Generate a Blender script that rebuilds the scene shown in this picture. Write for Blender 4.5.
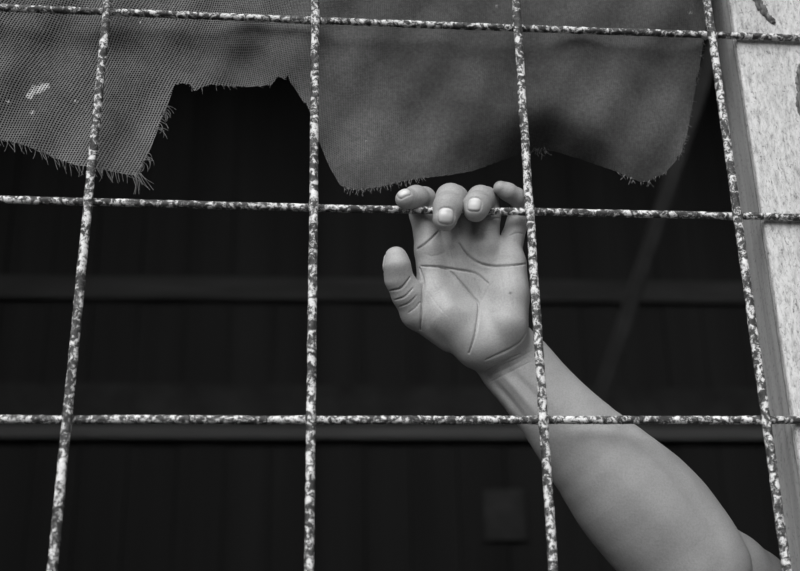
import bpy, bmesh, math, random
import numpy as np
from mathutils import Matrix, Vector, noise

for o in list(bpy.data.objects):
    bpy.data.objects.remove(o, do_unlink=True)
S = bpy.context.scene
COL = S.collection
random.seed(4)
rng = np.random.default_rng(7)

# ------------------------------------------------------------------ camera
F = 1094.82
rx, ry, rz = -0.369425922, 0.098493378, 0.0202254659
T = np.array([-0.211642357, 0.19655818, -0.789125225])
Z0 = 1.90                                            # height of the top row of the grille
cx, sx, cy, sy, cz, sz = math.cos(rx), math.sin(rx), math.cos(ry), math.sin(ry), math.cos(rz), math.sin(rz)
R = np.array([[cz, -sz, 0], [sz, cz, 0], [0, 0, 1]]) @ np.array([[1, 0, 0], [0, cx, -sx], [0, sx, cx]]) @ np.array([[cy, 0, sy], [0, 1, 0], [-sy, 0, cy]])
M = np.array([[1, 0, 0], [0, 0, -1], [0, 1, 0]], float)
CR = M @ R.T
CP = M @ (-R.T @ T) + np.array([0, 0, Z0])
cam = bpy.data.cameras.new('camera')
cam.sensor_width = 36
cam.lens = 36 * F / 800
cam.clip_start = 0.02
cam.dof.use_dof = True
cam.dof.focus_distance = 0.775
cam.dof.aperture_fstop = 6.3
camo = bpy.data.objects.new('camera', cam)
COL.objects.link(camo)
m4 = Matrix.Identity(4)
for i in range(3):
    for j in range(3):
        m4[i][j] = CR[i, j]
    m4[i][3] = CP[i]
camo.matrix_world = m4
S.camera = camo

# ------------------------------------------------------------------ light
S.view_settings.view_transform = 'Standard'
S.view_settings.look = 'None'
S.view_settings.exposure = 0.56
S.view_settings.gamma = 1.0
w = bpy.data.worlds.new('overcast_sky')
S.world = w
w.use_nodes = True
wn = w.node_tree
wn.nodes.clear()
wo = wn.nodes.new('ShaderNodeOutputWorld')
wb = wn.nodes.new('ShaderNodeBackground')
wc = wn.nodes.new('ShaderNodeTexCoord')
wsep = wn.nodes.new('ShaderNodeSeparateXYZ')
wr = wn.nodes.new('ShaderNodeValToRGB')
wm = wn.nodes.new('ShaderNodeMapRange')
wm.inputs[1].default_value = -1; wm.inputs[2].default_value = 1
wn.links.new(wc.outputs['Generated'], wsep.inputs[0])
wn.links.new(wsep.outputs[2], wm.inputs[0])
wn.links.new(wm.outputs[0], wr.inputs[0])
for k_, (pos_, g_) in enumerate(((0.42, 0.08), (0.54, 0.85), (0.72, 0.95), (0.92, 0.45))):   # dim ground, pale sky, greyer overhead
    el_ = wr.color_ramp.elements[k_] if k_ < 2 else wr.color_ramp.elements.new(pos_)
    el_.position = pos_
    el_.color = (g_, g_, g_, 1)
wn.links.new(wr.outputs[0], wb.inputs[0])
wb.inputs[1].default_value = 0.40
wn.links.new(wb.outputs[0], wo.inputs[0])

sun = bpy.data.lights.new('sun', 'SUN')
sun.energy = 2.9
sun.angle = math.radians(58)
suno = bpy.data.objects.new('sun', sun)
COL.objects.link(suno)
sd = Vector((0.30, 0.72, -0.74))                            # direction the light travels
suno.rotation_euler = sd.to_track_quat('-Z', 'Y').to_euler()
suno.location = (0, -3, 5)


# ------------------------------------------------------------------ helpers
def ray(px, py):
    d = CR @ np.array([(px - 400) / F, -(py - 285.5) / F, -1.0])
    return d / np.linalg.norm(d)


def at(px, py, y):
    """point of the place lying y metres behind the grille plane"""
    d = ray(px, py)
    return CP + d * ((y - CP[1]) / d[1])


def scale_at(px, py, y):
    p, q = at(px, py, y), at(px + 1, py, y)
    return float(np.linalg.norm(p - q))


def link(name, me, mat=None, parent=None, smooth=True):
    o = bpy.data.objects.new(name, me)
    COL.objects.link(o)
    if mat:
        me.materials.append(mat)
    if smooth and len(me.polygons):
        me.polygons.foreach_set('use_smooth', [True] * len(me.polygons))
    if parent:
        o.parent = parent
    return o


def mesh(name, vs, fs):
    me = bpy.data.meshes.new(name)
    me.from_pydata([tuple(map(float, v)) for v in vs], [], fs)
    me.update()
    return me


def tag(o, label, cat, group=None):
    o['label'] = label
    o['category'] = cat
    if group:
        o['group'] = group
    return o


def empty(name, loc):
    o = bpy.data.objects.new(name, None)
    COL.objects.link(o)
    o.location = loc
    return o


def box(name, lo, hi, mat, parent=None, bevel=0.0, kind=None):
    bm = bmesh.new()
    bmesh.ops.create_cube(bm, size=1)
    for v in bm.verts:
        v.co = Vector([(lo[i] + hi[i]) / 2 + v.co[i] * (hi[i] - lo[i]) for i in range(3)])
    if bevel:
        bmesh.ops.bevel(bm, geom=bm.edges[:], offset=bevel, segments=3, affect='EDGES', profile=0.6)
    me = bpy.data.meshes.new(name)
    bm.to_mesh(me)
    bm.free()
    o = link(name, me, mat, parent, smooth=False)
    if kind:
        o['kind'] = kind
    return o


class NT:
    """small node-tree writer"""
    def __init__(s, name, rough=0.7, spec=0.3):
        s.m = bpy.data.materials.new(name)
        s.m.use_nodes = True
        s.t = s.m.node_tree
        s.b = s.t.nodes['Principled BSDF']
        s.b.inputs['Roughness'].default_value = rough
        s.b.inputs['Specular IOR Level'].default_value = spec
        s.out = s.t.nodes['Material Output']
        s.tc = s.n('ShaderNodeTexCoord')

    def n(s, kind, **kw):
        x = s.t.nodes.new(kind)
        for k, v in kw.items():
            setattr(x, k, v)
        return x

    def l(s, a, b):
        s.t.links.new(a, b)

    def mapping(s, scale, rot=(0, 0, 0), src='Object'):
        x = s.n('ShaderNodeMapping')
        x.inputs['Scale'].default_value = scale
        x.inputs['Rotation'].default_value = rot
        s.l(s.tc.outputs[src], x.inputs[0])
        return x.outputs[0]

    def noise(s, scale, detail=4, rough=0.6, vec=None, dist=0.0):
        x = s.n('ShaderNodeTexNoise')
        x.inputs['Scale'].default_value = scale
        x.inputs['Detail'].default_value = detail
        x.inputs['Roughness'].default_value = rough
        x.inputs['Distortion'].default_value = dist
        s.l(vec if vec is not None else s.tc.outputs['Object'], x.inputs['Vector'])
        return x.outputs['Fac']

    def ramp(s, fac, stops):
        x = s.n('ShaderNodeValToRGB')
        e = x.color_ramp.elements
        while len(e) < len(stops):
            e.new(0.5)
        for k, (p, g) in enumerate(stops):
            e[k].position = p
            e[k].color = (g, g, g, 1)
        s.l(fac, x.inputs[0])
        return x.outputs[0]

    def math(s, op, a, b=None, c=None):
        x = s.n('ShaderNodeMath', operation=op)
        for k, v in enumerate((a, b, c)):
            if v is None:
                continue
            if isinstance(v, (int, float)):
                x.inputs[k].default_value = v
            else:
                s.l(v, x.inputs[k])
        return x.outputs[0]

    def mul(s, a, b, fac=1.0):
        x = s.n('ShaderNodeMix', data_type='RGBA', blend_type='MULTIPLY')
        x.inputs[0].default_value = fac
        s.l(a, x.inputs[6])
        s.l(b, x.inputs[7])
        return x.outputs[2]

    def mix(s, fac, a, b):
        x = s.n('ShaderNodeMix', data_type='RGBA')
        s.l(fac, x.inputs[0])
        for k, v in ((6, a), (7, b)):
            if isinstance(v, (int, float)):
                x.inputs[k].default_value = (v, v, v, 1)
            else:
                s.l(v, x.inputs[k])
        return x.outputs[2]

    def bump(s, h, strength=0.3, dist=0.001):
        x = s.n('ShaderNodeBump')
        x.inputs['Strength'].default_value = strength
        x.inputs['Distance'].default_value = dist
        s.l(h, x.inputs['Height'])
        s.l(x.outputs[0], s.b.inputs['Normal'])

    def col(s, c):
        if isinstance(c, (int, float)):
            s.b.inputs['Base Color'].default_value = (c, c, c, 1)
        else:
            s.l(c, s.b.inputs['Base Color'])
        return s


# ------------------------------------------------------------------ materials
def mat_bar():
    t = NT('flaking_painted_steel', 0.65, 0.3)
    a = t.noise(235, 5, 0.62, dist=0.7)
    b = t.noise(1000, 3, 0.6)
    c = t.noise(40, 2, 0.5)
    h = t.math('ADD', t.math('MULTIPLY', a, 0.78), t.math('MULTIPLY', b, 0.22))
    h = t.math('ADD', h, t.math('MULTIPLY', t.math('SUBTRACT', c, 0.5), 0.22))
    t.col(t.ramp(h, [(0.40, 0.03), (0.485, 0.075), (0.52, 0.24), (0.545, 0.58), (0.70, 0.84)]))
    t.bump(h, 0.55, 0.0012)
    return t.m


def mat_post():
    t = NT('weathered_white_paint', 0.75, 0.2)
    v = t.mapping((1, 1, 0.3))
    a = t.noise(300, 5, 0.7, v, 0.5)
    b = t.noise(520, 6, 0.75, t.mapping((1, 1, 0.5)), 1.2)
    c = t.noise(14, 3, 0.5, t.mapping((1, 1, 0.5)))
    base = t.ramp(a, [(0.30, 0.24), (0.42, 0.46), (0.56, 0.60), (0.8, 0.68)])
    fl = t.ramp(b, [(0.33, 0.20), (0.40, 0.60), (0.47, 1.0)])
    big = t.ramp(c, [(0.30, 0.80), (0.5, 1.0)])
    t.col(t.mul(t.mul(base, fl), big))
    t.bump(t.math('ADD', a, t.math('MULTIPLY', b, 0.6)), 0.5, 0.0012)
    return t.m


def mat_jamb():
    t = NT('bare_grey_timber', 0.85, 0.15)
    a = t.noise(120, 5, 0.65, t.mapping((1, 1, 0.07)), 0.4)
    b = t.noise(380, 4, 0.65)
    base = t.ramp(a, [(0.3, 0.28), (0.5, 0.37), (0.7, 0.44)])
    t.col(t.mul(base, t.ramp(b, [(0.3, 0.6), (0.45, 1.0)])))
    t.bump(a, 0.4, 0.001)
    return t.m


def mat_plain(name, g, scale=30, var=0.3, rough=0.85, stretch=(1, 1, 1)):
    t = NT(name, rough, 0.15)
    a = t.noise(scale, 4, 0.6, t.mapping(stretch))
    t.col(t.ramp(a, [(0.3, g * (1 - var)), (0.7, g * (1 + var))]))
    t.bump(a, 0.2, 0.002)
    return t.m


def mat_boards():
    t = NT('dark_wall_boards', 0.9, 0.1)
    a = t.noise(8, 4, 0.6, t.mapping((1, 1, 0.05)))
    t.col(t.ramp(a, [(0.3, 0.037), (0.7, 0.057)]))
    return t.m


def mat_skin():
    t = NT('bare_skin', 0.52, 0.35)
    a = t.noise(45, 3, 0.55)
    b = t.noise(900, 3, 0.6)
    base = t.ramp(a, [(0.3, 0.335), (0.7, 0.385)])
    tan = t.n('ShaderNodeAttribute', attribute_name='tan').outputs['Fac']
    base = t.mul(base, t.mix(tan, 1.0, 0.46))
    t.col(t.mul(base, t.ramp(b, [(0.25, 0.78), (0.6, 1.0)])))
    t.bump(t.math('ADD', t.math('MULTIPLY', t.noise(700, 3, 0.6), 0.7), t.math('MULTIPLY', t.noise(1900, 2, 0.5), 0.4)), 0.34, 0.0006)
    t.b.inputs['Subsurface Weight'].default_value = 0.12
    t.b.inputs['Subsurface Radius'].default_value = (1, 1, 1)
    t.b.inputs['Subsurface Scale'].default_value = 0.0015
    return t.m


def mat_nail():
    t = NT('fingernail', 0.3, 0.5)
    t.col(0.50)
    return t.m


def mat_cloth():
    """open weave: threads with real gaps between them, in millimetres of the cloth's own UV"""
    t = NT('coarse_mesh_fabric', 0.9, 0.1)
    uv = t.n('ShaderNodeSeparateXYZ')
    t.l(t.tc.outputs['UV'], uv.inputs[0])
    wob = t.math('MULTIPLY', t.math('SUBTRACT', t.noise(90, 2, 0.5), 0.5), 0.6)

    def thread(c):
        f = t.math('FRACT', t.math('ADD', c, wob))
        return t.math('ABSOLUTE', t.math('SUBTRACT', f, 0.5))        # 0 at the thread's middle
    du, dv = thread(uv.outputs[0]), thread(uv.outputs[1])
    tight = t.n('ShaderNodeAttribute', attribute_name='tight').outputs['Fac']
    ru = t.math('ADD', 0.20, t.math('MULTIPLY', tight, 0.19))
    rv = t.math('ADD', 0.13, t.math('MULTIPLY', tight, 0.25))
    solid = t.math('MAXIMUM', t.math('LESS_THAN', du, ru), t.math('LESS_THAN', dv, rv))
    dirt = t.noise(22, 5, 0.6)
    base = t.ramp(dirt, [(0.3, 0.105), (0.5, 0.15), (0.7, 0.20)])
    stain = t.n('ShaderNodeAttribute', attribute_name='stain').outputs['Fac']
    spot = t.ramp(t.math('MULTIPLY', stain, t.noise(240, 4, 0.6)), [(0.30, 0.0), (0.46, 1.0)])
    base = t.mix(spot, base, 0.5)
    dust = t.mix(tight, 1.0, 0.40)
    t.col(t.mul(t.mul(base, dust), t.ramp(t.noise(420, 4, 0.7), [(0.3, 0.72), (0.7, 1.22)])))
    hgt = t.math('SUBTRACT', 0.5, t.math('MINIMUM', du, t.math('ADD', dv, 0.08)))
    t.bump(hgt, 0.5, 0.0008)
    tr = t.n('ShaderNodeBsdfTransparent')
    mx = t.n('ShaderNodeMixShader')
    t.l(solid, mx.inputs[0])
    t.l(tr.outputs[0], mx.inputs[1])
    t.l(t.b.outputs[0], mx.inputs[2])
    t.l(mx.outputs[0], t.out.inputs[0])
    return t.m


BAR, POST, JAMB, SKIN, NAIL, CLOTH = mat_bar(), mat_post(), mat_jamb(), mat_skin(), mat_nail(), mat_cloth()
THREAD = mat_plain('loose_thread', 0.13, 80)
WALL = mat_boards()
PLASTER = mat_plain('grey_plaster', 0.30, 12)
FLOOR = mat_plain('dark_floor', 0.16, 6)
TIMBER = mat_plain('dark_timber', 0.085, 20, 0.3, stretch=(0.1, 1, 1))
PAPER = mat_plain('grey_card', 0.075, 10)
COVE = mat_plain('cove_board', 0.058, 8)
PALETIMBER = mat_plain('pale_timber', 0.20, 20, 0.25, stretch=(0.1, 1, 1))
DARKWOOD = mat_plain('dark_bare_wood', 0.12, 420, 0.75, stretch=(1, 1, 0.2))

# ------------------------------------------------------------------ room shell
XL, XR, YB, ZC = -2.2, 2.6, 2.9, 4.3
YF0, YF1 = 0.0086, 0.062                              # the wall the window is in
POSTX = float(at(753, 150, YF0)[0])
TOPZ = float(at(400, -75, YF0)[2])
SILL = 1.02
WL = -0.42                                           # left side of the opening
box('floor', (XL - .1, YF1 - .5, -0.1), (XR + .1, YB + .1, 0), FLOOR, kind='structure')
box('ceiling', (XL, YF1 + .75, ZC), (XR, YB, ZC + .1), WALL, kind='structure')   # unseen gap added along the front so sky brightens the dark interior
box('wall_left', (XL - .1, YF0, 0), (XL, YB, ZC + .1), WALL, kind='structure')
box('wall_right', (XR, YF0, 0), (XR + .1, YB, ZC + .1), WALL, kind='structure')


for lo_, hi_ in (((XL, YF0, 0), (WL, YF1, ZC + .1)), ((POSTX + .112, YF0, 0), (XR, YF1, ZC + .1)),
                 ((WL, YF0, 0), (POSTX + .112, YF1, SILL)), ((WL, YF0, TOPZ), (POSTX + .112, YF1, ZC + .1))):
    box('wall_front', lo_, hi_, PLASTER, kind='structure')


def back_wall():
    """upright boards with narrow gaps between them"""
    vs, fs = [], []
    x = XL
    while x < XR:
        wd = 0.14 + 0.02 * random.random()
        x1 = min(x + wd, XR)
        d = 0.005 * random.random()
        n = len(vs)
        vs += [(x, YB + .01, 0), (x, YB - d, 0), (x1 - .003, YB - d, 0), (x1 - .003, YB + .01, 0)]
        vs += [(a, b, ZC) for a, b, _ in vs[n:n + 4]]
        fs += [(n, n + 1, n + 5, n + 4), (n + 1, n + 2, n + 6, n + 5), (n + 2, n + 3, n + 7, n + 6)]
        fs += [(n + 3, n, n + 4, n + 7), (n + 3, n + 2, n + 1, n), (n + 4, n + 5, n + 6, n + 7)]
        x += wd
    n = len(vs)
    vs += [(XL, YB + .01, 0), (XR, YB + .01, 0), (XR, YB + .01, ZC), (XL, YB + .01, ZC)]
    fs.append((n, n + 1, n + 2, n + 3))
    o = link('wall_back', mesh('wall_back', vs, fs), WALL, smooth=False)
    o['kind'] = 'structure'


back_wall()

# rails, brace and card seen dimly inside
def beam(name, p, q, wdt, dep, mat):
    p, q = Vector(p), Vector(q)
    ax = (q - p).normalized()
    yv = Vector((0, 1, 0))
    sv = ax.cross(yv).normalized()
    yv = sv.cross(ax)
    vs = []
    for c in (p, q):
        for a, b in ((-1, -1), (1, -1), (1, 1), (-1, 1)):
            vs.append(c + sv * (a * wdt / 2) + yv * (b * dep / 2))
    fs = [(0, 1, 2, 3), (7, 6, 5, 4), (0, 4, 5, 1), (1, 5, 6, 2), (2, 6, 7, 3), (3, 7, 4, 0)]
    me = mesh(name, vs, fs)
    bm = bmesh.new(); bm.from_mesh(me)
    bmesh.ops.recalc_face_normals(bm, faces=bm.faces[:])
    bmesh.ops.bevel(bm, geom=bm.edges[:], offset=0.004, segments=2, affect='EDGES')
    bm.to_mesh(me); bm.free()
    return link(name, me, mat, smooth=False)


yr = YB - 0.014
pa, pb = at(0, 290, yr), at(700, 290, yr)
o = beam('wall_rail', (XL, yr, pa[2]), (XR, yr, pb[2]), 0.085, 0.014, TIMBER)
tag(o, 'dim horizontal timber rail on the dark back wall, level with the open palm', 'rail')
zb_, zt_, zs_ = (float(at(250, q, YB - .05)[2]) for q in (437, 424, 381))
# added cove, curved out from wall to rail to shape a soft glow there
prof_ = [(YB - .026, zt_), (YB - .026, zt_ + .002)] + [(YB - .026 + .020 * (1 - (1 - u_) ** 2), zt_ + .002 + (zs_ - zt_) * u_) for u_ in np.linspace(.08, 1, 12)] + [(YB + .005, zs_ + .003), (YB + .005, zt_)]
n_ = len(prof_)
vs_ = [(x_, a_, b_) for x_ in (XL + .01, XR - .01) for a_, b_ in prof_]
fs_ = [(k_, (k_ + 1) % n_, n_ + (k_ + 1) % n_, n_ + k_) for k_ in range(n_)] + [tuple(range(n_ - 1, -1, -1)), tuple(range(n_, 2 * n_))]
o = link('glow_cove_1', mesh('glow_cove_1', vs_, fs_), COVE, smooth=False)
o['kind'] = 'structure'
bm_ = bmesh.new(); bm_.from_mesh(o.data); bmesh.ops.recalc_face_normals(bm_, faces=bm_.faces[:]); bm_.to_mesh(o.data); bm_.free()
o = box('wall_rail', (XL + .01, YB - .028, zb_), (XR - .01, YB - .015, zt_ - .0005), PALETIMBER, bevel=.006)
tag(o, 'paler horizontal timber rail low on the dark back wall, just behind the lowest bar', 'rail')
o = beam('roof_brace', at(716, 40, 1.9), at(590, 430, 1.9), 0.036, 0.05, COVE)
tag(o, 'dim slanting timber brace in the darkness between torn cloth and wooden post', 'brace')
c0, c1 = at(486, 540, YB - .03), at(525, 488, YB - .03)
o = box('wall_card', (c0[0], YB - .015, c0[2]), (c1[0], YB - .006, c1[2]), PAPER, bevel=.002)
tag(o, 'faint grey rectangular card low on the dark back wall, left of the forearm', 'card')

# ------------------------------------------------------------------ wooden post
def post():
    root = empty('wooden_post', (POSTX, YF0, SILL))
    w_, d_ = 0.11, 0.046
    zt, zb = TOPZ, SILL
    # front board: painted face with a softly worn edge
    def slab(name, x0, x1, y0, y1, mat, seed, amp, bev):
        nz, prof = 260, []
        for k in range(6):
            a = math.pi / 2 * k / 5
            prof.append((x0 + bev - bev * math.sin(a), y0 + bev - bev * math.cos(a)))
        prof = [(x1, y0)] + [(x1 + (x0 + bev - x1) * t, y0) for t in np.linspace(.08, .96, 12)] + prof
        prof += [(x0, y0 + bev + (y1 - y0 - bev) * t) for t in (.25, .5, .75, 1)] + [(x1, y1)]
        vs, fs = [], []
        for i in range(nz + 1):
            z = zb + (zt - zb) * i / nz
            for (x, y) in prof:
                n1 = noise.noise(Vector((x * 60 + seed, y * 60, z * 18))) * amp
                n2 = noise.noise(Vector((x * 200, y * 200 + seed, z * 70))) * amp * .5
                e = 1.0 if x < x1 - .001 else 0
                vs.append((x - POSTX + e * (n1 + n2) * .6, y - YF0 + abs(n1) * .8 * e, z - SILL))
        m_ = len(prof)
        for i in range(nz):
            for k in range(m_):
                k2 = (k + 1) % m_
                fs.append((i * m_ + k, i * m_ + k2, (i + 1) * m_ + k2, (i + 1) * m_ + k))
        fs.append(tuple(range(m_ - 1, -1, -1)))
        fs.append(tuple(nz * m_ + k for k in range(m_)))
        me = mesh(name, vs, fs)
        bm = bmesh.new(); bm.from_mesh(me)
        bmesh.ops.recalc_face_normals(bm, faces=bm.faces[:])
        bm.to_mesh(me); bm.free()
        return link(name, me, mat, root)
    slab('front_face', POSTX, POSTX + w_, YF0, YF0 + .006, POST, 1.3, .0008, .0018)
    slab('side_face', POSTX + .0006, POSTX + w_, YF0 + .0062, YF0 + d_, JAMB, 5.1, .0006, .001)
    return root


post_o = post()
tag(post_o, 'weathered white-painted wooden post at the right side of the barred window', 'post')


def flake(pts, name, wdt, thick, mat, label=None):
    """a raised ragged strip lying on the post's front face"""
    vs, fs = [], []
    m_, src = 5, list(pts)
    ts = np.linspace(0, len(src) - 1, (len(src) - 1) * m_ + 1)
    pts = [(float(np.interp(t, range(len(src)), [q[0] for q in src])), float(np.interp(t, range(len(src)), [q[1] for q in src]))) for t in ts]
    wdt = [float(np.interp(t, range(len(src)), wdt)) for t in ts]
    P_ = [at(a, b, YF0) for a, b in pts]
    P_ = [p + np.array([.0011 * noise.noise(Vector((i * .35, 7, 1))), 0, 0]) for i, p in enumerate(P_)]
    n = len(P_)
    for i, p in enumerate(P_):
        t = P_[min(i + 1, n - 1)] - P_[max(i - 1, 0)]
        t = t / np.linalg.norm(t)
        s = np.array([t[2], 0, -t[0]])
        wd = wdt[i] * scale_at(*pts[i], YF0)
        for k in range(7):
            a = math.pi * k / 6
            r = 1 + .45 * noise.noise(Vector((i * .33, k * .9, 3))) + .5 * noise.noise(Vector((i * .9, k * 1.7, 8)))
            vs.append(p + s * (math.cos(a) * wd / 2 * r) + np.array([0, -math.sin(a) * thick * r + .0006, 0]) - np.array([POSTX, YF0, SILL]))
    for i in range(n - 1):
        for k in range(6):
            fs.append((i * 7 + k, i * 7 + k + 1, i * 7 + 8 + k, i * 7 + 7 + k))
        fs.append((i * 7 + 6, i * 7, i * 7 + 7, i * 7 + 13))
    fs.append(tuple(range(6, -1, -1)))
    fs.append(tuple((n - 1) * 7 + k for k in range(7)))
    me = mesh(name, vs, fs)
    bm = bmesh.new(); bm.from_mesh(me)
    bmesh.ops.recalc_face_normals(bm, faces=bm.faces[:])
    bm.to_mesh(me); bm.free()
    o = link(name, me, mat, post_o)
    if label:
        o['label'] = label
    return o


flake([(750, -14), (755, -5), (758, 2), (762, 9), (767, 16), (772, 21), (775, 24)], 'loose_splinter', [8, 9, 8, 9, 7, 7, 3], .0022, DARKWOOD, 'dark splinter peeling off the painted face')
flake([(803, 58), (800, 68), (799, 76), (800, 84), (801, 92), (799, 101), (801, 112), (804, 122)], 'dark_knot', [1, 4, 7, 8, 7, 8, 6, 1], .0012, DARKWOOD, 'dark knot in the painted face')

# ------------------------------------------------------------------ grille
NODES = {(0, 0): (107, 12), (1, 0): (315.3, 20.5), (2, 0): (517.7, 28.3), (3, 0): (711.9, 35),
         (0, 1): (88.2, 201.9), (1, 1): (313.6, 208), (2, 1): (529.8, 211.7), (3, 1): (737.5, 216),
         (0, 2): (67, 419.3), (1, 2): (311, 420), (2, 2): (543.5, 420), (3, 2): (766, 420)}
RV, RH, YH = 0.0030, 0.00265, 0.0053


def tube(name, pts, rad, mat, parent, seed, off, beads):
    pts = [np.array(p, float) for p in pts]
    L = [0]
    for a, b in zip(pts[:-1], pts[1:]):
        L.append(L[-1] + np.linalg.norm(b - a))
    n = int(L[-1] / 0.0012)
    sides = 14
    vs, fs = [], []
    for i in range(n + 1):
        s = L[-1] * i / n
        k = min(int(np.searchsorted(L, s, side='right')) - 1, len(pts) - 2)
        u = (s - L[k]) / (L[k + 1] - L[k])
        c = pts[k] * (1 - u) + pts[k + 1] * u
        t = pts[k + 1] - pts[k]
        t = t / np.linalg.norm(t)
        e1 = np.array([0, 1, 0.0])
        e2 = np.cross(t, e1)
        wob = noise.noise(Vector((s * 30, seed, 0))) * .00035
        wob2 = noise.noise(Vector((s * 30, seed, 9))) * .00035
        bead = sum(math.exp(-((s - b) / .004) ** 2) for b in beads)
        for j in range(sides):
            a = 2 * math.pi * j / sides
            r = rad * (1 + .10 * noise.noise(Vector((math.cos(a) * .9 + seed, math.sin(a) * .9, s * 170)))
                       + .09 * noise.noise(Vector((math.cos(a) * 1.8, math.sin(a) * 1.8 + seed, s * 520))) + .14 * bead)
            v = c + e1 * (math.cos(a) * r) + e2 * (math.sin(a) * r + wob)
            vs.append(v - off)
    for i in range(n):
        for j in range(sides):
            j2 = (j + 1) % sides
            fs.append((i * sides + j, i * sides + j2, (i + 1) * sides + j2, (i + 1) * sides + j))
    fs.append(tuple(range(sides - 1, -1, -1)))
    fs.append(tuple(n * sides + j for j in range(sides)))
    me = mesh(name, vs, fs)
    bm = bmesh.new(); bm.from_mesh(me)
    bmesh.ops.recalc_face_normals(bm, faces=bm.faces[:])
    bm.to_mesh(me); bm.free()
    return link(name, me, mat, parent)


def ext(p, q, key, val):
    u = (val - p[key]) / (q[key] - p[key])
    return p + (q - p) * u


GR0 = np.array([0.15, 0, SILL])
grille = empty('window_grille', GR0)
tag(grille, 'welded window grille of straight steel bars with flaking white paint', 'grille')
for i in range(4):
    p = [at(*NODES[(i, j)], 0.0) for j in range(3)]
    p = [ext(p[1], p[0], 2, TOPZ + .02)] + p + [ext(p[1], p[2], 2, SILL - .02)]
    L1 = np.linalg.norm(p[1] - p[0])
    tube('vertical_bar', p, RV, BAR, grille, 3.1 * i + 1, GR0, [L1, L1 + .15, L1 + .3])
for j in range(3):
    p = [at(*NODES[(i, j)], YH) for i in range(4)]
    p = [ext(p[1], p[0], 0, -.44)] + p + [ext(p[2], p[3], 0, POSTX + .15)]
    L1 = np.linalg.norm(p[1] - p[0])
    tube('horizontal_bar', p, RH, BAR, grille, 4.7 * j + 31, GR0, [L1, L1 + .15, L1 + .3, L1 + .45])

# ------------------------------------------------------------------ torn cloth
EDGE = [(-60, 128), (-30, 133), (0, 139), (20, 144), (40, 151), (60, 160), (75, 165), (95, 168), (115, 172), (134, 176), (139, 174),
        (150, 150), (160, 124), (168, 104), (174, 86), (180, 83.5), (190, 84), (195, 92), (200, 88), (210, 84.5), (230, 86), (248, 87), (262, 86),
        (270, 85), (275, 82), (277, 76), (284, 79), (288, 76), (290, 82), (296, 90), (303, 102), (306, 103), (310, 112), (316, 132), (321, 147), (330, 168), (340, 185),
        (348, 189), (360, 190), (380, 187), (405, 181), (421, 178.5), (450, 175), (473, 171), (495, 163), (512, 157), (531, 151), (545, 150),
        (557, 152), (583, 160), (600, 166), (615, 171), (630, 178), (641, 182), (648, 182), (656, 177), (664, 174), (676, 161), (683, 150), (688, 130), (691, 113),
        (696, 86), (701, 58), (704, 40), (707, 20), (709, 0), (712, -60)]
EX, EY = np.array(EDGE, float).T
CTOP = -72.0


def cloth_depth(x, y):
    d = 0.019 + .004 * math.sin(x / 61.0 + y / 90) + .003 * math.sin(x / 23.0 - y / 31) + .0015 * math.sin(x / 11 + y / 17)
    # bellied fold on the right: its lower middle turns back into the room
    g = math.exp(-((x - 545) / 75) ** 2)
    k = y - 112 - .006 * (x - 532) ** 2
    k = 9 * math.log1p(math.exp(max(-30, min(30, k / 9))))
    d += .0009 * k * g
    d += .012 * math.exp(-((x - 660) / 40) ** 2) * max(0, min(1, (y - 20) / 150))
    # crosswise sag on the left
    d += .003 * math.exp(-((y - 46 - x * .06) / 18) ** 2) * (1 if x < 230 else math.exp(-((x - 230) / 40) ** 2))
    d += .006 * math.exp(-((x - 250) / 45) ** 2) * max(0, min(1, (y - 45) / 40))
    return d


def cloth():
    xs = np.arange(-60, 712.1, 2.0)
    NR = 70
    vs, uvs, tg, fs, sn = [], [], [], [], []
    STAIN = [(36, 90, 9), (46, 86, 6), (28, 97, 5), (32, 112, 4), (8, 101, 4), (76, 101, 4), (140, 22, 3), (145, 8, 3), (497, 6, 4), (690, 12, 4), (367, 142, 4), (376, 112, 3)]
    for x in xs:
        yb = float(np.interp(x, EX, EY)) + 1.3 * noise.noise(Vector((x / 2.5, 1, 1)))
        if yb <= CTOP + 1:
            yb = CTOP + 1
        for r in range(NR + 1):
            y = CTOP + (yb - CTOP) * r / NR
            vs.append(at(x, y, cloth_depth(x, y)))
            s = min(1, max(0, (x - 180) / 200))
            s = s * s * (3 - 2 * s)
            th = math.radians(20 * (1 - s))
            p = vs[-1]
            q0 = p - np.array([0.0, 0, Z0])
            q = q0 * 1000
            k = 2.05 - .55 * s
            uvs.append(((q[0] * math.cos(th) - q[2] * math.sin(th)) / k * 1.0, (q[2] * math.cos(math.radians(9)) + q[0] * math.sin(math.radians(9)) * (1 - s)) / (k * .85)))
            sn.append(sum(math.exp(-((x - a) ** 2 + ((y - b) * 1.3) ** 2) / c ** 2) for a, b, c in STAIN))
            tt = min(1, max(0, (x - 290) / 120))
            tg.append(tt * .85 + .15 * (noise.noise(Vector((x / 40, y / 40, 2))) * .5 + .5))
    n = NR + 1
    for i in range(len(xs) - 1):
        for r in range(NR):
            a = i * n + r
            fs.append((a, a + 1, a + n + 1, a + n))
    me = mesh('cloth_sheet', vs, fs)
    uvl = me.uv_layers.new(name='UVMap')
    idx = np.empty(len(me.loops), np.int32)
    me.loops.foreach_get('vertex_index', idx)
    uvl.data.foreach_set('uv', np.array(uvs)[idx].ravel())
    at_ = me.attributes.new('tight', 'FLOAT', 'POINT')
    at_.data.foreach_set('value', np.array(tg, np.float32))
    at_ = me.attributes.new('stain', 'FLOAT', 'POINT')
    at_.data.foreach_set('value', np.array(sn, np.float32))
    o = link('torn_cloth', me, CLOTH)
    tag(o, 'torn dark mesh cloth with frayed edges hanging behind the top of the grille', 'cloth')
    return o


cloth_o = cloth()


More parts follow.
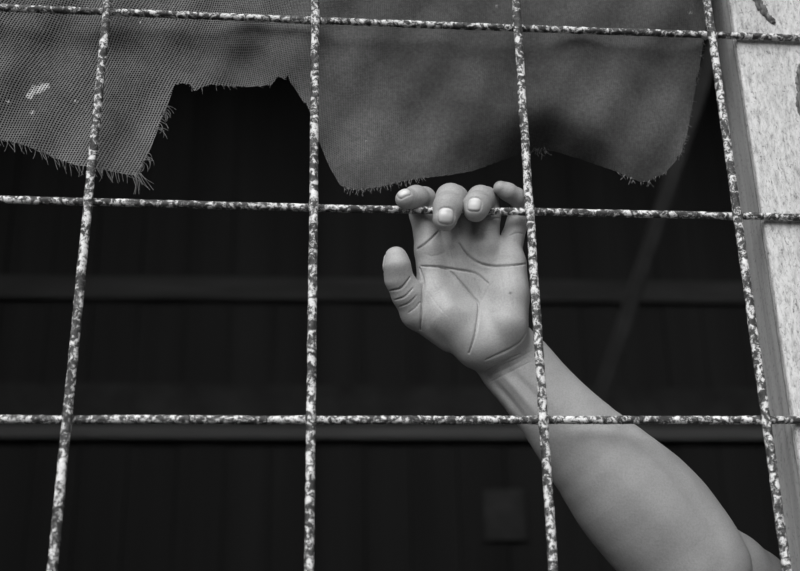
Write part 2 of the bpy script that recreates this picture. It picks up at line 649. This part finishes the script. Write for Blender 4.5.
def strand(vs, fs, pts, r):
    n0 = len(vs)
    sd = 4
    for i, p in enumerate(pts):
        t = pts[min(i + 1, len(pts) - 1)] - pts[max(i - 1, 0)]
        t = t / (np.linalg.norm(t) + 1e-12)
        e1 = np.cross(t, [0, 1, 0]); e1 /= np.linalg.norm(e1) + 1e-12
        e2 = np.cross(t, e1)
        rr = r * (1 - .5 * i / (len(pts) - 1))
        for j in range(sd):
            a = 2 * math.pi * j / sd
            vs.append(p + e1 * math.cos(a) * rr + e2 * math.sin(a) * rr)
    for i in range(len(pts) - 1):
        for j in range(sd):
            j2 = (j + 1) % sd
            fs.append((n0 + i * sd + j, n0 + i * sd + j2, n0 + (i + 1) * sd + j2, n0 + (i + 1) * sd + j))


def fringe():
    vs, fs = [], []
    def add(x, y, ang, ln, curl):
        pts = []
        a = ang
        px, py = x, y
        d = cloth_depth(x, y)
        st = ln / 7
        for k in range(8):
            pts.append(at(px, py, d + .0006 * math.sin(k * 1.1 + x)))
            px += math.cos(a) * st
            py += math.sin(a) * st
            a += curl / 7
        strand(vs, fs, pts, .00034)
    x = -40.0
    while x < 139:                                         # bottom of the left flap
        y = float(np.interp(x, EX, EY)) - 2
        add(x, y, math.radians(random.uniform(45, 90)), random.uniform(6, 17), random.uniform(-.9, .9))
        x += random.choice((1.4, 2.2, 2.8, 4.5))
    for k in range(26):                                    # its torn right side
        u = random.uniform(0.08, .8)
        y = 174 - u * 88
        x = 139.5 + u * 35
        add(x - 2, y, math.radians(random.uniform(-20, 40)), random.uniform(8, 17), random.uniform(.6, 2.4))
    for k in range(9):
        add(random.uniform(132, 141), 173, math.radians(random.uniform(40, 85)), random.uniform(14, 24), random.uniform(-.4, .6))
    x = 343.0
    while x < 425:                                         # bottom of the right flap
        y = float(np.interp(x, EX, EY)) - 1
        add(x, y, math.radians(random.uniform(60, 110)), random.uniform(3, 8), random.uniform(-.7, .7))
        x += random.choice((1.2, 1.8, 2.6))
    for k in range(22):
        x = random.uniform(615, 668)
        add(x, float(np.interp(x, EX, EY)) - 1, math.radians(random.uniform(60, 130)), random.uniform(3, 9), random.uniform(-.7, .7))
    for k in range(40):                                    # right edge of the right flap
        x = random.uniform(676, 706)
        add(x - 1, float(np.interp(x, EX, EY)), math.radians(random.uniform(-20, 50)), random.uniform(2, 5), random.uniform(-.7, .7))
    for k in range(16):                                    # a small loose tuft
        add(random.uniform(534, 545), random.uniform(147, 151), math.radians(random.uniform(20, 160)), random.uniform(4, 10), random.uniform(-1.5, 1.5))
    for k in range(12):
        x = random.uniform(186, 305)
        add(x, float(np.interp(x, EX, EY)) - 1, math.radians(random.uniform(30, 120)), random.uniform(3, 8), random.uniform(-.7, .7))
    o = link('frayed_threads', mesh('frayed_threads', vs, fs), THREAD, cloth_o)
    o['kind'] = 'stuff'


fringe()

# ------------------------------------------------------------------ person: one continuous arm and hand
ORG = at(*NODES[(2, 1)], 0.0)                        # millimetres are measured from this weld


def mm(px, py, y):
    return (at(px, py, y / 1000) - ORG) * 1000


def smin(a, b, k):
    h = np.maximum(k - np.abs(a - b), 0) / k
    return np.minimum(a, b) - h * h * k * .25


def cone(p, a, b, ra, rb):
    ba = b - a
    t = np.clip(((p - a) @ ba) / (ba @ ba), 0, 1)
    return np.linalg.norm(p - a - t[:, None] * ba, axis=1) - (ra + (rb - ra) * t)


def ell(p, c, ax, r):
    """ellipsoid with rows of ax as its axes"""
    q = (p - c) @ ax.T
    k0 = np.linalg.norm(q / r, axis=1)
    k1 = np.linalg.norm(q / (np.array(r) ** 2), axis=1) + 1e-9
    return k0 * (k0 - 1) / k1


def chain(p, nodes, k):
    d = None
    for (a, ra), (b, rb) in zip(nodes[:-1], nodes[1:]):
        e = cone(p, a, b, ra, rb)
        d = e if d is None else smin(d, e, k)
    return d


def N(px, py, y, r):
    return (mm(px, py, y), r)


def catmull(rows, m):
    rows = np.array(rows, float)
    ext_ = np.vstack([2 * rows[0] - rows[1], rows, 2 * rows[-1] - rows[-2]])
    out = []
    for i in range(1, len(ext_) - 2):
        p0, p1, p2, p3 = ext_[i - 1:i + 3]
        for u in np.arange(m) / m:
            out.append(.5 * (2 * p1 + (p2 - p0) * u + (2 * p0 - 5 * p1 + 4 * p2 - p3) * u * u + (3 * p1 - p0 - 3 * p2 + p3) * u ** 3))
    out.append(rows[-1])
    return np.array(out)


def limb(p, rows, side_w, k=2.0):
    """rows: x, y, z, half-width, half-depth; an elliptical swept limb"""
    best = np.full(len(p), 60.0)
    for r0, r1 in zip(rows[:-1], rows[1:]):
        a, b = r0[:3], r1[:3]
        ba = b - a
        L = np.linalg.norm(ba)
        ax = ba / L
        w_ = (p - a) @ ax
        m_ = np.where((w_ > -34) & (w_ < L + 34))[0]
        if not len(m_):
            continue
        pa_ = p[m_] - a
        t = np.clip(w_[m_] / L, 0, 1)
        s = side_w - ax * (side_w @ ax)
        s /= np.linalg.norm(s)
        v = np.cross(ax, s)
        q = pa_ - (t * L)[:, None] * ax
        hw = r0[3] + (r1[3] - r0[3]) * t
        hd = r0[4] + (r1[4] - r0[4]) * t
        x2, y2, z2 = (q @ s) ** 2, (q @ v) ** 2, (q @ ax) ** 2
        iw, id_ = 1 / hw ** 2, 1 / hd ** 2
        k0 = np.sqrt(x2 * iw + (y2 + z2) * id_)
        k1 = np.sqrt(x2 * iw * iw + (y2 + z2) * id_ * id_) + 1e-9
        best[m_] = smin(best[m_], k0 * (k0 - 1) / k1, k)
    return best


# bones: (picture point, millimetres behind the grille, radius in mm)
FING = {
    'index': [N(430, 250, 21.5, 10.5), N(423, 214, 20.5, 9.0), N(424, 199, 18, 8.2), N(416, 197.5, 6, 7.9), N(405.5, 199, -4, 7.0)],
    'middle': [N(456, 248, 20.5, 11.0), N(457, 212, 20.5, 10.0), N(454.5, 199, 17, 9.7), N(450.5, 198.5, 3, 10.0), N(447.5, 207, -7, 9.5), N(445, 218.5, -8, 8.4)],
    'ring': [N(484, 248, 21.5, 10.8), N(486.5, 214, 21, 9.7), N(485, 200, 18, 8.9), N(480.5, 199, 4, 9.1), N(477, 205, -6, 8.8), N(475.5, 210.5, -7, 8.0)],
    'little': [N(508, 252, 23.5, 9.6), N(517.6, 222, 21.5, 7.3), N(521.5, 203, 19.5, 6.4), N(517, 197.5, 12, 6.2), N(508, 192, 7, 5.9), N(500.5, 188, 5, 4.9)],
}
META = {
    'index': [N(430, 250, 21.5, 10.5), N(434.5, 286, 26.5, 11.5), N(452, 318, 28, 13), N(482, 348, 31, 14)],
    'middle': [N(456, 248, 20.5, 11.0), N(464, 288, 29.5, 12), N(490, 346, 31, 14)],
    'ring': [N(484, 248, 21.5, 10.8), N(488, 288, 29.5, 12), N(500, 342, 31, 14)],
    'little': [N(508, 252, 23.5, 9.6), N(508, 290, 28.5, 12), N(508, 336, 31, 13.5)],
}
THUMB = [N(452, 334, 31, 13), N(418.5, 311.5, 27, 12.2), N(407.5, 294, 20, 10.6), N(399, 279, 14, 9.2), N(397, 266, 9, 8.6), N(396, 258, 8.5, 7.6)]
THENAR = [N(432, 300, 23, 11.0), N(446, 316, 22.5, 14), N(474, 344, 28, 14.5)]
HYPO = [N(510.5, 264, 22.5, 9.5), N(509, 295, 21.5, 12.0), N(507, 323, 20, 13.0)]
sl = lambda px, py, y: scale_at(px, py, y / 1000) * 1000


def row(px, py, y, hw, f):
    return [*mm(px, py, y), hw * sl(px, py, y), hw * sl(px, py, y) * f]


ARM = catmull([row(494, 338, 39, 30, .50), row(511, 358, 44, 36, .52), row(530, 381, 44, 36.5, .62), row(556, 411.5, 44, 38.6, .78), row(581.5, 441, 46, 44.5, .84),
               row(622.5, 486, 50, 56.5, .86), row(652, 517, 54, 60.5, .84), row(677, 546.5, 57, 58.5, .84), row(697.5, 574, 58.5, 55.5, .84)], 3)
UP = catmull([row(688, 550, 92, 42, 1.0), row(720, 582, 108, 52, .95), row(768, 630, 132, 58, .95), row(845, 705, 170, 60, .95), row(900, 760, 195, 62, .95)], 2)
perp = mm(600, 400, 40) - mm(560, 440, 40)
perp /= np.linalg.norm(perp)
AXIS = (ARM[-1, :3] - ARM[0, :3]) / np.linalg.norm(ARM[-1, :3] - ARM[0, :3])
HOLLOW = (mm(472, 286, 1.5), 13.0)


def sdf_base(p):
    n = len(p)
    d = np.full(n, 1e3)
    ph = np.array(mm(460, 270, 20))
    near = np.linalg.norm(p - ph, axis=1) < 100
    t_ = (p - ARM[0, :3]) @ AXIS
    s_ = (p - UP[0, :3]) @ AXIS
    d = np.maximum(40 - (t_ + 70), 30.0)
    m_ = t_ > -70
    if m_.any():
        d[m_] = limb(p[m_], ARM, perp, 2.5)
    m_ = s_ > -75
    if m_.any():
        d[m_] = smin(d[m_], limb(p[m_], UP, perp, 3.0), 3.0)
    if near.any():
        q = p[near]
        palm = None
        for k_, nd in META.items():
            e = chain(q, nd, 5)
            palm = e if palm is None else smin(palm, e, 8)
        palm = smin(palm, chain(q, HYPO, 6), 9)
        th = chain(q, THENAR, 7)
        palm = smin(palm, th, 9)
        hol = np.linalg.norm(q - HOLLOW[0], axis=1) - HOLLOW[1]
        palm = -smin(-palm, hol, 7)                                     # hollow of the palm
        hand = smin(palm, d[near], 7)
        fin = None
        for k_, nd in FING.items():
            pr = chain(q, nd[:3], 4)
            hand = smin(hand, pr, 1.2 if k_ == 'little' else 3.0)
        for k_, nd in FING.items():
            e = chain(q, nd[1:], 3.5)
            fin = e if fin is None else smin(fin, e, .6)
        hand = smin(hand, fin, .6)
        tm = chain(q, THUMB, 4)
        hand = smin(hand, tm, 2.2)
        d = d.copy()
        d[near] = hand
    return d


def grad(f, p, e=.15):
    g = np.empty_like(p)
    for i in range(3):
        a = p.copy(); a[:, i] += e
        b = p.copy(); b[:, i] -= e
        g[:, i] = f(a) - f(b)
    return g / (np.linalg.norm(g, axis=1)[:, None] + 1e-9)


CPm = (CP - ORG) * 1000


def hit(px, py):
    """where the sight line through a picture point first meets the skin"""
    d = ray(px, py)
    t = 600.0
    for _ in range(120):
        p = CPm + d * t
        v = float(sdf_base(p[None])[0])
        if v < .03:
            return p
        t += max(v * .7, .03)
        if t > 1100:
            return None
    return p


# fingernails: picture centre, outward direction, growing direction, width, length (mm)
ey, ex_, ez = np.array([0, 1., 0]), np.array([1., 0, 0]), np.array([0, 0, 1.])
def unit(v):
    v = np.array(v, float)
    return v / np.linalg.norm(v)
NAILS = []
for nm, a, b, c, wd, ln in (
        ('middle', (446.2, 215.2), None, (-.10, -.15, -1), 10.4, 10.5),
        ('ring', (474.0, 203.8), None, (-.25, -.2, -1), 9.2, 9.4),
        ('index', (405.0, 198.9, -3.5), (-.22, -.90, .32), (-1, -.35, -.25), 8.0, 9.0),
        ('thumb', (396.3, 263, 9), (-1, .28, .05), (.08, -.1, 1), 9.5, 11.5)):
    if b is None:
        p = hit(*a)
    else:                                                   # from inside the fingertip out to the skin
        p = mm(*a)
        while float(sdf_base(p[None])[0]) < 0:
            p = p + unit(b) * .1
    nrm = unit(grad(sdf_base, p[None])[0]) if b is None else unit(b)
    al = unit(np.array(c) - nrm * (np.array(c) @ nrm))
    sd_ = np.cross(al, nrm)
    NAILS.append((nm, p, nrm, al, sd_, wd / 2, ln / 2))


def sdf(p):
    d = sdf_base(p)
    for nm, c, nrm, al, sd_, hw, hl in NAILS:
        q = p - c
        m_ = np.einsum('ij,ij->i', q, q) < 200
        if m_.any():
            u, v, w_ = q[m_] @ sd_ / hw, q[m_] @ al / hl, q[m_] @ nrm
            r = (np.abs(u) ** 3 + np.abs(v) ** 3) ** (1 / 3)
            d[m_] += np.where((w_ > -7), .4 * np.exp(-((r - 1.06) / .10) ** 2) + .25 * np.clip(1.1 - r, 0, .3) / .3, 0)
    return d


def surface_nets(h):
    lo = np.array([mm(380, 200, 10)[0] - 8, -30, 0]); hi = np.array([0, 150, 0.])
    ends = [ARM[:, :3].min(0) - 55, UP[:, :3].min(0) - 60, [lo[0], -25, -400]]
    lo = np.array([lo[0], -22, UP[:, 2].min() - 62])
    hi = np.array([UP[:, 0].max() + 62, UP[:, 1].max() + 66, mm(455, 170, 25)[2] + 14])
    B = 8
    nb = np.ceil((hi - lo) / (h * B)).astype(int)
    I, J, K = np.meshgrid(*[np.arange(n) for n in nb], indexing='ij')
    blocks = np.c_[I.ravel(), J.ravel(), K.ravel()]
    cen = lo + (blocks + .5) * h * B
    dc = np.concatenate([sdf_base(c) for c in np.array_split(cen, max(1, len(cen) // 60000))])
    blocks = blocks[np.abs(dc) < h * B * .87 * 1.9 + 1]
    nv = nb * B + 1
    grid = np.full(tuple(nv), 1e3, np.float32)
    grid[...] = 50
    g = np.arange(B + 1)
    a, b, c = np.meshgrid(g, g, g, indexing='ij')
    loc = np.c_[a.ravel(), b.ravel(), c.ravel()]
    for ch in np.array_split(blocks, max(1, len(blocks) // 150)):
        ii = (ch[:, None, :] * B + loc[None]).reshape(-1, 3)
        grid[ii[:, 0], ii[:, 1], ii[:, 2]] = sdf(lo + ii * h)
    # cells of active blocks
    g = np.arange(B)
    a, b, c = np.meshgrid(g, g, g, indexing='ij')
    loc = np.c_[a.ravel(), b.ravel(), c.ravel()]
    cells = (blocks[:, None, :] * B + loc[None]).reshape(-1, 3)
    corner = np.array([[x, y, z] for x in (0, 1) for y in (0, 1) for z in (0, 1)])
    val = np.stack([grid[cells[:, 0] + o[0], cells[:, 1] + o[1], cells[:, 2] + o[2]] for o in corner], 1)
    neg = (val < 0).sum(1)
    act = (neg > 0) & (neg < 8)
    cells, val = cells[act], val[act]
    acc = np.zeros((len(cells), 3)); cnt = np.zeros(len(cells))
    for i in range(8):
        for j in range(i + 1, 8):
            if np.abs(corner[i] - corner[j]).sum() != 1:
                continue
            va, vb = val[:, i], val[:, j]
            m_ = (va < 0) != (vb < 0)
            t = np.where(m_, va / np.where(m_, va - vb, 1), 0)
            acc += np.where(m_[:, None], corner[i] + t[:, None] * (corner[j] - corner[i]), 0)
            cnt += m_
    verts = lo + (cells + acc / cnt[:, None]) * h
    idx = np.full(tuple(nv), -1, np.int32)
    idx[cells[:, 0], cells[:, 1], cells[:, 2]] = np.arange(len(cells))
    faces = []
    for ax in range(3):
        u, v = (ax + 1) % 3, (ax + 2) % 3
        e = np.zeros(3, int); e[ax] = 1
        eu = np.zeros(3, int); eu[u] = 1
        ev = np.zeros(3, int); ev[v] = 1
        q = cells[(cells[:, u] > 0) & (cells[:, v] > 0)]
        s0 = grid[q[:, 0], q[:, 1], q[:, 2]] < 0
        q2 = q + e
        s1 = grid[q2[:, 0], q2[:, 1], q2[:, 2]] < 0
        m_ = s0 != s1
        q, s0 = q[m_], s0[m_]
        gi = lambda c: idx[c[:, 0], c[:, 1], c[:, 2]]
        f = np.stack([gi(q), gi(q - eu), gi(q - eu - ev), gi(q - ev)], 1)
        ok = (f >= 0).all(1)
        f, s0 = f[ok], s0[ok]
        f[~s0] = f[~s0][:, ::-1]
        faces.append(f)
    faces = np.concatenate(faces)[:, ::-1]
    return verts, faces


# palm lines, traced where they lie on the skin: (points, depth mm, width mm)
VOX = .62
CREASES = [
    ([(526, 264), (510, 265.5), (491, 266), (477, 262), (466, 253), (459, 243)], 1.15, .72),
    ([(421, 266), (440, 267), (458, 270), (475, 273), (488, 283)], 1.05, .72),
    ([(441, 268), (450, 271), (462, 284), (472, 296), (478.5, 304), (478, 317), (475, 335), (469, 353)], 1.05, .72),
    ([(475, 279), (479, 290), (482, 300)], .5, .5),
    ([(482, 300), (487, 290), (492, 282)], .3, .5),
    ([(417, 249), (427, 242), (438, 232)], 1.3, .7),
    ([(419.5, 268), (423, 280), (423, 291), (422, 310), (420, 330)], 1.3, .8),
    ([(527, 332), (520, 342), (510, 349), (497, 355), (486, 360)], .55, .95),
    ([(530, 352), (515, 360), (500, 366), (488, 377)], .25, .7),
    ([(389, 291), (401, 288), (410, 277)], .9, .6),
    ([(394, 300), (404, 297), (413, 288)], .5, .6),
    ([(399, 307), (409, 303), (417, 295)], .4, .6),
    ([(408, 313), (415, 308), (420, 302)], .35, .6),
    ([(487, 220), (497, 218), (505, 219)], .5, .6),
    ([(509, 236), (517, 233), (524, 234)], .5, .6),
    ([(454, 300), (465, 315), (470, 330)], .2, .8),
    ([(448, 246), (452, 258), (452, 268)], .16, .5), ([(470, 238), (470, 250), (467, 262)], .14, .5), ([(497, 240), (499, 252), (497, 262)], .14, .5),
    ([(500, 275), (503, 292), (502, 312)], .14, .5), ([(510, 272), (514, 290), (514, 306)], .12, .5), ([(430, 276), (440, 292), (448, 310)], .16, .5),
    ([(428, 292), (438, 306), (450, 318)], .14, .5), 
    ([(424, 254), (434, 256), (446, 252)], .14, .5), ([(478, 228), (486, 231), (496, 229)], .2, .5),
    ([(446, 190), (453, 188.5), (461, 191)], .18, .5), ([(444, 195), (452, 193.5), (461, 196)], .18, .5), ([(475, 191), (482, 190), (489, 192)], .18, .5),
    ([(474, 195.5), (481, 194), (489, 196)], .16, .5), ([(413, 190), (417, 194), (418, 200)], .18, .5), ([(494, 374), (512, 366), (528, 356)], .16, .6),
    ([(482, 370), (506, 396), (532, 428)], 1.1, 3.2), ([(492, 364), (516, 389), (544, 424)], -.7, 2.6), ([(502, 362), (527, 387), (556, 420)], .8, 3.0),
    ([(580, 392), (630, 432), (676, 474), (716, 530), (730, 572)], 1.5, 7.0), ([(570, 420), (612, 462), (650, 510), (670, 560)], -.9, 12.0),
    ([(484, 372), (500, 363), (520, 354)], .45, .8), ([(490, 382), (508, 373), (530, 362)], .25, .7),
]


def build_person():
    v, f = surface_nets(VOX)
    for _ in range(2):                                     # settle the vertices onto the skin
        e = .3
        dv = sdf(v)
        v = v - grad(sdf, v, e) * np.clip(dv, -.4, .4)[:, None] * .8
    nrm = grad(sdf_base, v, .3)
    disp = np.zeros(len(v))
    for pts, dep, wd in CREASES:
        P_ = [hit(a, b) for a, b in catmull(pts, 4)]
        P_ = [p for p in P_ if p is not None]
        if len(P_) < 2 or dep == 0:
            continue
        P_ = np.array(P_)
        lo, hi = P_.min(0) - 4 - 2.5 * wd, P_.max(0) + 4 + 2.5 * wd
        sel = np.where(((v > lo) & (v < hi)).all(1))[0]
        if not len(sel):
            continue
        q = v[sel]
        best = np.full(len(sel), 1e3)
        amp = np.ones(len(sel))
        for k, (a, b) in enumerate(zip(P_[:-1], P_[1:])):
            ba = b - a
            L2 = ba @ ba
            if L2 < 1e-9 or L2 > 400:
                continue
            t = np.clip(((q - a) @ ba) / L2, 0, 1)
            s = (k + t) / (len(P_) - 1)
            fade = .45 + .55 * np.sin(np.pi * np.clip(s, 0.02, .98)) ** .6
            if wd > 1.5:
                fade = 1.0
            nd_ = np.linalg.norm(q - a - t[:, None] * ba, axis=1) / fade
            cl_ = nd_ < best
            best = np.where(cl_, nd_, best)
            if wd > 1.5:                                       # broad relief fades out towards its ends
                amp = np.where(cl_, np.sin(np.pi * s) ** 1.2, amp)
        disp[sel] += 1.45 * dep * amp * np.exp(-(best / wd) ** 2)
    # long tendons and soft muscle relief under the skin
    lowf = np.array([noise.noise(Vector(x * .05)) for x in v]) * .35
    v = v - nrm * (disp + lowf)[:, None]
    root = np.array(ORG)
    me = bpy.data.meshes.new('person')
    me.vertices.add(len(v))
    me.vertices.foreach_set('co', (v / 1000).astype(np.float32).ravel())
    me.loops.add(len(f) * 4)
    me.loops.foreach_set('vertex_index', f.astype(np.int32).ravel())
    me.polygons.add(len(f))
    me.polygons.foreach_set('loop_start', np.arange(len(f), dtype=np.int32) * 4)
    me.update(calc_edges=True)
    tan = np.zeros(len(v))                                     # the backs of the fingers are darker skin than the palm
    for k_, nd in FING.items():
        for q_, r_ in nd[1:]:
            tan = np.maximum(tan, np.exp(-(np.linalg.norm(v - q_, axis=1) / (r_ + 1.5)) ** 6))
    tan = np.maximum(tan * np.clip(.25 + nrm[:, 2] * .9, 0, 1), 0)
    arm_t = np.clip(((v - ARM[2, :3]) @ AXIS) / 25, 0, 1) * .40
    mole = hit(510.4, 293)
    tan = np.maximum(tan, 1.9 * np.exp(-(np.linalg.norm(v - mole, axis=1) / .8) ** 2))
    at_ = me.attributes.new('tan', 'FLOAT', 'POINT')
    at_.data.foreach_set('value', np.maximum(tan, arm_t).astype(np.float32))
    me.validate()
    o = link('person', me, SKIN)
    o.location = ORG
    tag(o, 'person behind the grille, bare forearm raised, fingers curled over a horizontal bar', 'person')
    for nm, c, nr, al, sd_, hw, hl in NAILS:
        G = 15
        top, fs = [], []
        for i in range(G):
            for j in range(G):
                a, b = -1 + 2 * i / (G - 1), -1 + 2 * j / (G - 1)
                # square to superellipse
                m_ = max(abs(a), abs(b)); l_ = (abs(a) ** 3 + abs(b) ** 3) ** (1 / 3)
                sc = m_ / l_ if l_ > 0 else 1
                p = c + sd_ * (a * sc * hw) + al * (b * sc * hl) + nr * 7
                for _ in range(40):
                    dd = float(sdf_base(p[None])[0])
                    if dd < .02:
                        break
                    p = p - nr * max(dd * .8, .02)
                    if (p - c) @ nr < -6:
                        break
                edge = m_
                lift = .28 - .75 * max(0, (edge - .72) / .28) ** 2
                if b > 0.6:
                    lift += .35 * (b - .6) / .4
                top.append(p + nr * lift)
        n = G * G
        vs = top + [p - nr * .5 for p in top]
        for i in range(G - 1):
            for j in range(G - 1):
                a = i * G + j
                fs.append((a, a + 1, a + G + 1, a + G))
                fs.append((n + a, n + a + G, n + a + G + 1, n + a + 1))
        rim = [j for j in range(G)] + [i * G + G - 1 for i in range(1, G)] + [(G - 1) * G + j for j in range(G - 2, -1, -1)] + [i * G for i in range(G - 2, 0, -1)]
        for a, b in zip(rim, rim[1:] + rim[:1]):
            fs.append((a, n + a, n + b, b))
        me = mesh('fingernail', np.array(vs) / 1000, fs)
        bm = bmesh.new(); bm.from_mesh(me)
        bmesh.ops.recalc_face_normals(bm, faces=bm.faces[:])
        bm.to_mesh(me); bm.free()
        link('fingernail', me, NAIL, o)
    return o


build_person()
